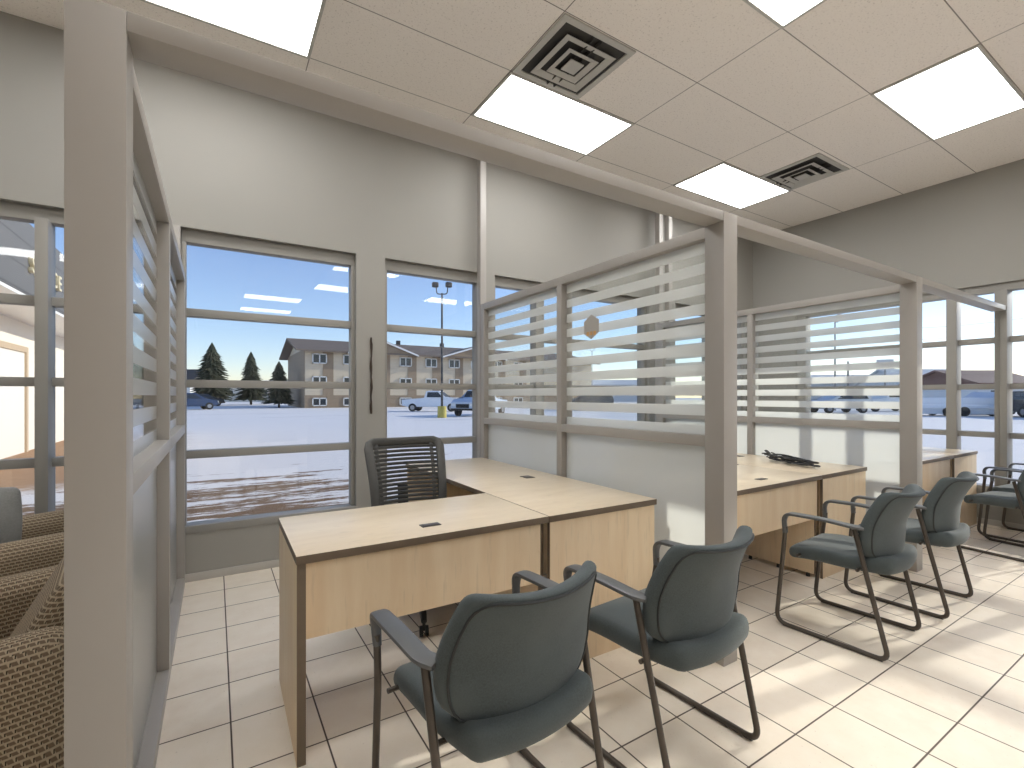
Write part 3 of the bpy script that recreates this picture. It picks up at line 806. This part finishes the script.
for u in us:
    xc = gx(u)
    for zb, zt in ((5.25, 6.45), (2.55, 3.75), (.22, 1.2)):
        bm = bm_new(); w = .82
        for a in ((xc - w, xc + w, zt - .12, zt), (xc - w, xc + w, zb, zb + .12), (xc - w, xc - w + .12, zb, zt), (xc + w - .12, xc + w, zb, zt), (xc - .06, xc + .06, zb, zt)): box(bm, a[0], a[1], -.14, -.05, a[2], a[3])
        f = obj('window', bm, M['white'], t, 0)
        bx('pane', (xc - w + .05, xc + w - .05, -.10, -.065, zb + .05, zt - .05), M['darkglass'], f, 0)
bm = bm_new()
for i in range(len(us) - 1):
    xm = gx((us[i] + us[i + 1]) / 2 - 4); box(bm, xm - .9, xm + .3, -.05, 0, 1.5, EV - .1)
obj('wall_panel', bm, M['aptbrown'], t, 0)
bm = bm_new()
for xx in (gx(415), gx(462)): box(bm, xx, xx + .5, DP / 2 - .2, DP / 2 + .3, RG - .2, RG + .7)
obj('vent_stack', bm, M['roofdark'], t, 0)

def spruce(loc, h, r, seed, label):
    t = thing('spruce_tree', label, 'tree', loc, 0, 'trees beyond the parking lot')
    rnd = random.Random(seed)
    bm = bm_new(); cyl(bm, (0, 0, 0), (0, 0, h * .96), r * .07, .03, 8); obj('trunk', bm, M['bark'], t)
    bm = bm_new(); n = 24
    for k in range(n):
        f = k / n; z = h * (.10 + .88 * f); rr = r * (1 - f) ** .72 * rnd.uniform(.85, 1.1) + .12
        m_ = 17
        tip = bm.verts.new((0, 0, z + h * .075))
        ring = []
        for q in range(m_ * 2):
            an = math.pi * q / m_ + rnd.uniform(-.08, .08); r_ = rr * (rnd.uniform(.85, 1.15) if q % 2 else rnd.uniform(.58, .75))
            ring.append(bm.verts.new((math.cos(an) * r_, math.sin(an) * r_, z - (.05 if q % 2 else 0) * h * .6 + rnd.uniform(-.1, .1))))
        und = bm.verts.new((0, 0, z + .02 * h))
        for q in range(m_ * 2):
            bm.faces.new((tip, ring[q], ring[(q + 1) % (m_ * 2)])); bm.faces.new((und, ring[(q + 1) % (m_ * 2)], ring[q]))
    obj('foliage', bm, M['needle'], t, 0)
def gpos(u, d): p = at(u, HOR, d); p.z = GZ; return p
spruce(gpos(212, 72), 9.4, 3.4, 1, 'taller spruce tree at left, seen through the first window')
spruce(gpos(251, 78), 8.6, 2.7, 2, 'smaller spruce tree standing between the tall spruce and apartment building')
spruce(gpos(279, 58), 5.6, 1.9, 3, 'dark spruce close against the left end of the apartment building')

def house(name, label, u0, u1, d, h, rh, wall, roof, depth=8, group=None):
    a, b = gpos(u0, d), gpos(u1, d); L = (b - a).length; rz = math.atan2(b.y - a.y, b.x - a.x)
    t = thing(name, label, 'building', a, rz, group)
    bx('wall', (0, L, 0, depth, 0, h), wall, t, 0)
    bm = bm_new(); prism(bm, [(-.5, h - .1), (-.5, h + .1), (depth / 2, h + rh), (depth + .5, h + .1), (depth + .5, h - .1), (depth / 2, h + rh - .25)], 0, -.4, L + .4)
    prism(bm, [(0, h), (depth, h), (depth / 2, h + rh - .2)], 0, .05, L - .05); obj('roof', bm, roof, t, 0)
    n = max(1, int(L / 4))
    for k in range(n):
        x = L * (k + .5) / n
        f = bx('window', (x - .7, x + .7, -.06, .0, h * .35, h * .75), M['white'], t, 0); bx('pane', (x - .6, x + .6, -.08, -.061, h * .35 + .1, h * .75 - .1), M['darkglass'], f, 0)
    return t
house('house', 'dark roofed house at the left edge of the first window view', 160, 190, 92, 4.0, 2.8, M['concrete'], M['roofdark'])
house('low_building', 'low cream building behind the spruces and parked cars', 222, 290, 112, 3.6, 1.6, M['cream'], M['roofsnow'])

# vehicles
def vehicle(kind, paint, loc, rz, label, cat):
    """length along +x (front), origin at the ground centre"""
    t = thing({'pickup': 'pickup_truck', 'suv': 'sport_utility_car'}[kind], label, cat, loc, rz, 'parked vehicles')
    W = .95
    if kind == 'pickup':
        prof = [(-2.75, .55), (-2.78, 1.12), (-.62, 1.18), (-.55, 1.82), (-.3, 1.90), (.65, 1.88), (1.25, 1.28), (2.55, 1.16), (2.78, .98), (2.8, .5), (2.2, .42), (-2.2, .42)]
        glass = [(-.42, 1.30), (-.38, 1.76), (.6, 1.76), (1.02, 1.30)]; ax = (-1.75, 1.85)
    else:
        prof = [(-2.3, .5), (-2.38, 1.05), (-2.15, 1.62), (-1.7, 1.74), (.35, 1.72), (1.15, 1.12), (2.15, 1.0), (2.35, .8), (2.35, .45), (1.9, .36), (-1.9, .36)]
        glass = [(-1.95, 1.18), (-1.75, 1.60), (.25, 1.60), (.80, 1.16)]; ax = (-1.45, 1.5)
    bm = bm_new(); prism(bm, prof, 1, -W, W)
    bmesh.ops.bevel(bm, geom=[e for e in bm.edges if abs(e.verts[0].co.y - e.verts[1].co.y) < .01], offset=.07, segments=2, affect='EDGES')
    for v in bm.verts:
        if v.co.z > 1.2: v.co.y *= 1 - .17 * (v.co.z - 1.2) / .6
    body = obj('body', bm, paint, t, 40)
    for s in (-1, 1):
        bm = bm_new(); prism(bm, glass, 1, s * (W + .005), s * (W - .05))
        for v in bm.verts: v.co.y *= 1 - .17 * max(0, v.co.z - 1.2) / .6
        obj('side_window', bm, M['darkglass'], t, 0)
    bm = bm_new(); a, b = (glass[3], glass[2])
    prism(bm, [(a[0] + .14, a[1] + .03), (b[0] + .13, b[1] + .02), (b[0] + .17, b[1] + .02), (a[0] + .18, a[1] + .03)], 1, -W * .8, W * .8); obj('windscreen', bm, M['darkglass'], t, 0)
    for x in ax:
        for s in (-1, 1):
            bm = bm_new(); cyl(bm, (x, s * (W - .2), .37), (x, s * (W + .02), .37), .37, seg=18); w = obj('wheel', bm, M['tyre'], t)
            bm = bm_new(); cyl(bm, (x, s * (W + .02), .37), (x, s * (W + .035), .37), .2, seg=14); obj('hub', bm, M['hub'], w)
    f = prof[-4][0] if kind == 'pickup' else prof[-4][0]
    bm = bm_new(); xf = max(p[0] for p in prof)
    for s in (-1, 1): box(bm, xf - .06, xf + .02, s * .72 - .16, s * .72 + .16, .72, .90)
    obj('headlight', bm, M['white'], t)
    bm = bm_new(); box(bm, xf - .05, xf + .015, -.5, .5, .6, .86); box(bm, xf - .1, xf + .05, -.9, .9, .42, .56); obj('grille', bm, M['tyre'], t)
    return t
vehicle('pickup', M['carwhite'], gpos(434, 44), R(-38), 'white pickup truck parked by the lamp post across the lot', 'truck')
vehicle('pickup', M['carpale'], gpos(481, 35), R(215), 'pale blue pickup truck half hidden by the screen, right of the white one', 'truck')
vehicle('suv', M['carblue'], gpos(190, 49), R(15), 'dark blue car parked at the left edge of the first window view', 'car')
vehicle('suv', M['carblack'], gpos(204, 66), R(10), 'black car parked just behind the dark blue car', 'car')

def lamp_post(loc, h, label, twin=True, base=True, mat=None):
    t = thing('lamp_post', label, 'lamp post', loc, 0, 'lamp posts outside')
    mat = mat or M['poledark']
    bm = bm_new(); cyl(bm, (0, 0, 0), (0, 0, h), .085, .06, 10); obj('pole', bm, mat, t)
    if base: bm = bm_new(); cyl(bm, (0, 0, 0), (0, 0, .75), .30, .28, 16); obj('footing', bm, M['yellow'], t)
    d = Vector((CN, -SN, 0))
    for s in ((-1, 1) if twin else (1,)):
        bm = bm_new(); sweep(bm, fillet([(0, 0, h - .05), d * (s * .34) + Vector((0, 0, h - .05)), d * (s * .38) + Vector((0, 0, h + .45))], .3), .07, seg=8); am = obj('bracket', bm, mat, t)
        bm = bm_new(); rbox(bm, .20, .16, .17, .08, (2, 2, 2), 3, lambda p: p + d * (s * .44) + Vector((0, 0, h + .55))); obj('lamp_head', bm, mat, am)
    return t
lamp_post(gpos(442, 31), 8.1, 'twin headed lamp post on a yellow footing in the snowy lot')
lamp_post(gpos(835, 46), 8.6, 'single headed lamp post seen through the screen behind right chairs', False, False, M['polegrey'])
lamp_post(gpos(592, 85), 9.5, 'distant lamp post seen below the hexagon decal', True, False, M['polegrey'])
for u, d, h, lab in ((848, 70, 6.5, 'short utility pole seen through the striped screen by the right chairs'), (638, 95, 10, 'distant utility pole seen right of the hexagon decal')):
    t = thing('utility_pole', lab, 'pole', gpos(u, d), R(20)); bm = bm_new(); cyl(bm, (0, 0, 0), (0, 0, h), .16, .11, 8); obj('pole', bm, M['polegrey'], t); bx('crossarm', (-.9, .9, -.08, .08, h - .6, h - .45), M['polegrey'], t, 0)

# right-hand view
t = house('shop_building', 'shop with red brown roof beyond the right window wall', 978, 1045, 62, 3.0, 2.1, M['concrete'], M['roofred'], 12)
t = house('snowy_roof_house', 'grey house with snow covered roof seen beside the far right post', 915, 985, 74, 2.6, 3.4, M['aptbrown'], M['roofsnow'], 14)
house('warehouse', 'wide pale building seen through the screen behind the right chairs', 800, 905, 88, 3.9, 1.8, M['concrete'], M['roofsnow'], 16)
house('distant_store', 'long distant store seen below the hexagon decal through the striped screen', 560, 660, 120, 4.2, 1.5, M['concrete'], M['roofsnow'], 14)
house('far_house', 'far house seen through the left part of the striped screen', 488, 545, 105, 4.2, 2.2, M['aptwall'], M['roofdark'], 10)
a = gpos(950, 34)
t = thing('utility_trailer', 'white flat trailer parked outside beside the far right post', 'trailer', a, -YAW - .25)
bx('bed', (-2.6, 2.3, -1.0, 1.0, .55, .78), M['carwhite'], t, .02)
bx('side_board', (-2.6, 2.3, -1.02, -.98, .80, 1.30), M['carwhite'], t, .01); bx('side_board', (-2.6, 2.3, .98, 1.02, .80, 1.30), M['carwhite'], t, .01)
bx('skirt', (-2.5, 2.2, -.9, .9, .15, .55), M['signwhite'], t, .02)
for x in (-.6, .3):
    for s in (-1, 1):
        bm = bm_new(); cyl(bm, (x, s * .8, .33), (x, s * 1.03, .33), .33, seg=16); obj('wheel', bm, M['tyre'], t)
vehicle('suv', M['carsilver'], gpos(986, 37), -YAW + R(200), 'silver car parked behind the white trailer outside', 'car')
vehicle('suv', M['carblack'], gpos(1024, 32), -YAW + R(75), 'black car at the right edge outside the window wall', 'car')
vehicle('suv', M['carsilver'], gpos(838, 40), -YAW + R(185), 'silver car seen through the striped screen beneath the lamp post', 'car')
vehicle('pickup', M['carwhite'], gpos(885, 44), -YAW + R(5), 'white pickup seen through the striped screen left of the far post', 'truck')
vehicle('suv', M['carblack'], gpos(588, 47), -YAW + R(180), 'dark car seen at the bottom of the striped pane below the decal', 'car')
t = thing('road_sign', 'blank square sign on a post seen through the screen behind right chairs', 'sign', gpos(885, 52), -YAW - .6)
bm = bm_new(); cyl(bm, (0, 0, 0), (0, 0, 4.6), .07, .07, 8); obj('post', bm, M['polegrey'], t); bx('sign_panel', (-.75, .75, -.12, -.04, 4.3, 5.4), M['signwhite'], t, .01)
pb = gpos(1085, 60)
t = thing('utility_pole', 'utility pole whose thin power lines cross the sky at the far right', 'pole', pb, -YAW)
bm = bm_new(); cyl(bm, (0, 0, 0), (0, 0, 13.2), .16, .11, 8); obj('pole', bm, M['polegrey'], t); bx('crossarm', (-.9, .9, -.08, .08, 12.3, 12.45), M['polegrey'], t, 0)
mt = Matrix.Rotation(YAW, 4, 'Z')
for z0, z1 in ((11.0, 8.6), (12.5, 10.1)):
    p0 = Vector((0, 0, z0)); p1 = mt @ (at(895, HOR, 62) - pb - Vector((0, 0, CAMZ - GZ))) + Vector((0, 0, z1 + .6))
    p1.z = z1
    bm = bm_new(); sweep(bm, [p0.lerp(p1, q / 12) - Vector((0, 0, .5 * math.sin(math.pi * q / 12))) for q in range(13)], .035, seg=5); obj('power_line', bm, M['poledark'], t)

# ------------------------------------------------------------------ light
el, saz = R(19.3), Vector((.986, -.166, 0)).normalized()
sd = Vector((saz.x * math.cos(el), saz.y * math.cos(el), math.sin(el)))
sun = bpy.data.lights.new('sun', 'SUN'); so = bpy.data.objects.new('sun', sun); C.objects.link(so)
sun.energy = 2.5; sun.angle = R(.7); sun.color = (1.0, .94, .84)
so.rotation_euler = (-sd).to_track_quat('-Z', 'Y').to_euler(); so.location = (20, -3, 12)
w = bpy.data.worlds.new('sky'); SC.world = w; w.use_nodes = True; nt = w.node_tree; nt.nodes.clear()
sk = nt.nodes.new('ShaderNodeTexSky'); sk.sky_type = 'NISHITA'; sk.sun_disc = False; sk.sun_elevation = el; sk.sun_rotation = math.atan2(saz.x, saz.y)
sk.air_density = 1.0; sk.dust_density = .1; sk.ozone_density = 2.5
bg = nt.nodes.new('ShaderNodeBackground'); bg.inputs[1].default_value = .135
wo = nt.nodes.new('ShaderNodeOutputWorld'); tn = mixc(nt, 1.0, sk.outputs[0], (1.0, .93, 1.06)); tn.node.blend_type = 'MULTIPLY'; nt.links.new(tn, bg.inputs[0]); nt.links.new(bg.outputs[0], wo.inputs[0])
vs = SC.view_settings; SC.display_settings.display_device = 'sRGB'
vs.view_transform = 'Standard'; vs.look = 'None'; vs.gamma = 1; vs.exposure = .70; vs.use_curve_mapping = False
cy = SC.cycles
cy.max_bounces = 10; cy.diffuse_bounces = 5; cy.glossy_bounces = 4; cy.transmission_bounces = 6; cy.transparent_max_bounces = 16
cy.use_denoising = True; cy.sample_clamp_indirect = 6; cy.caustics_reflective = False; cy.caustics_refractive = False
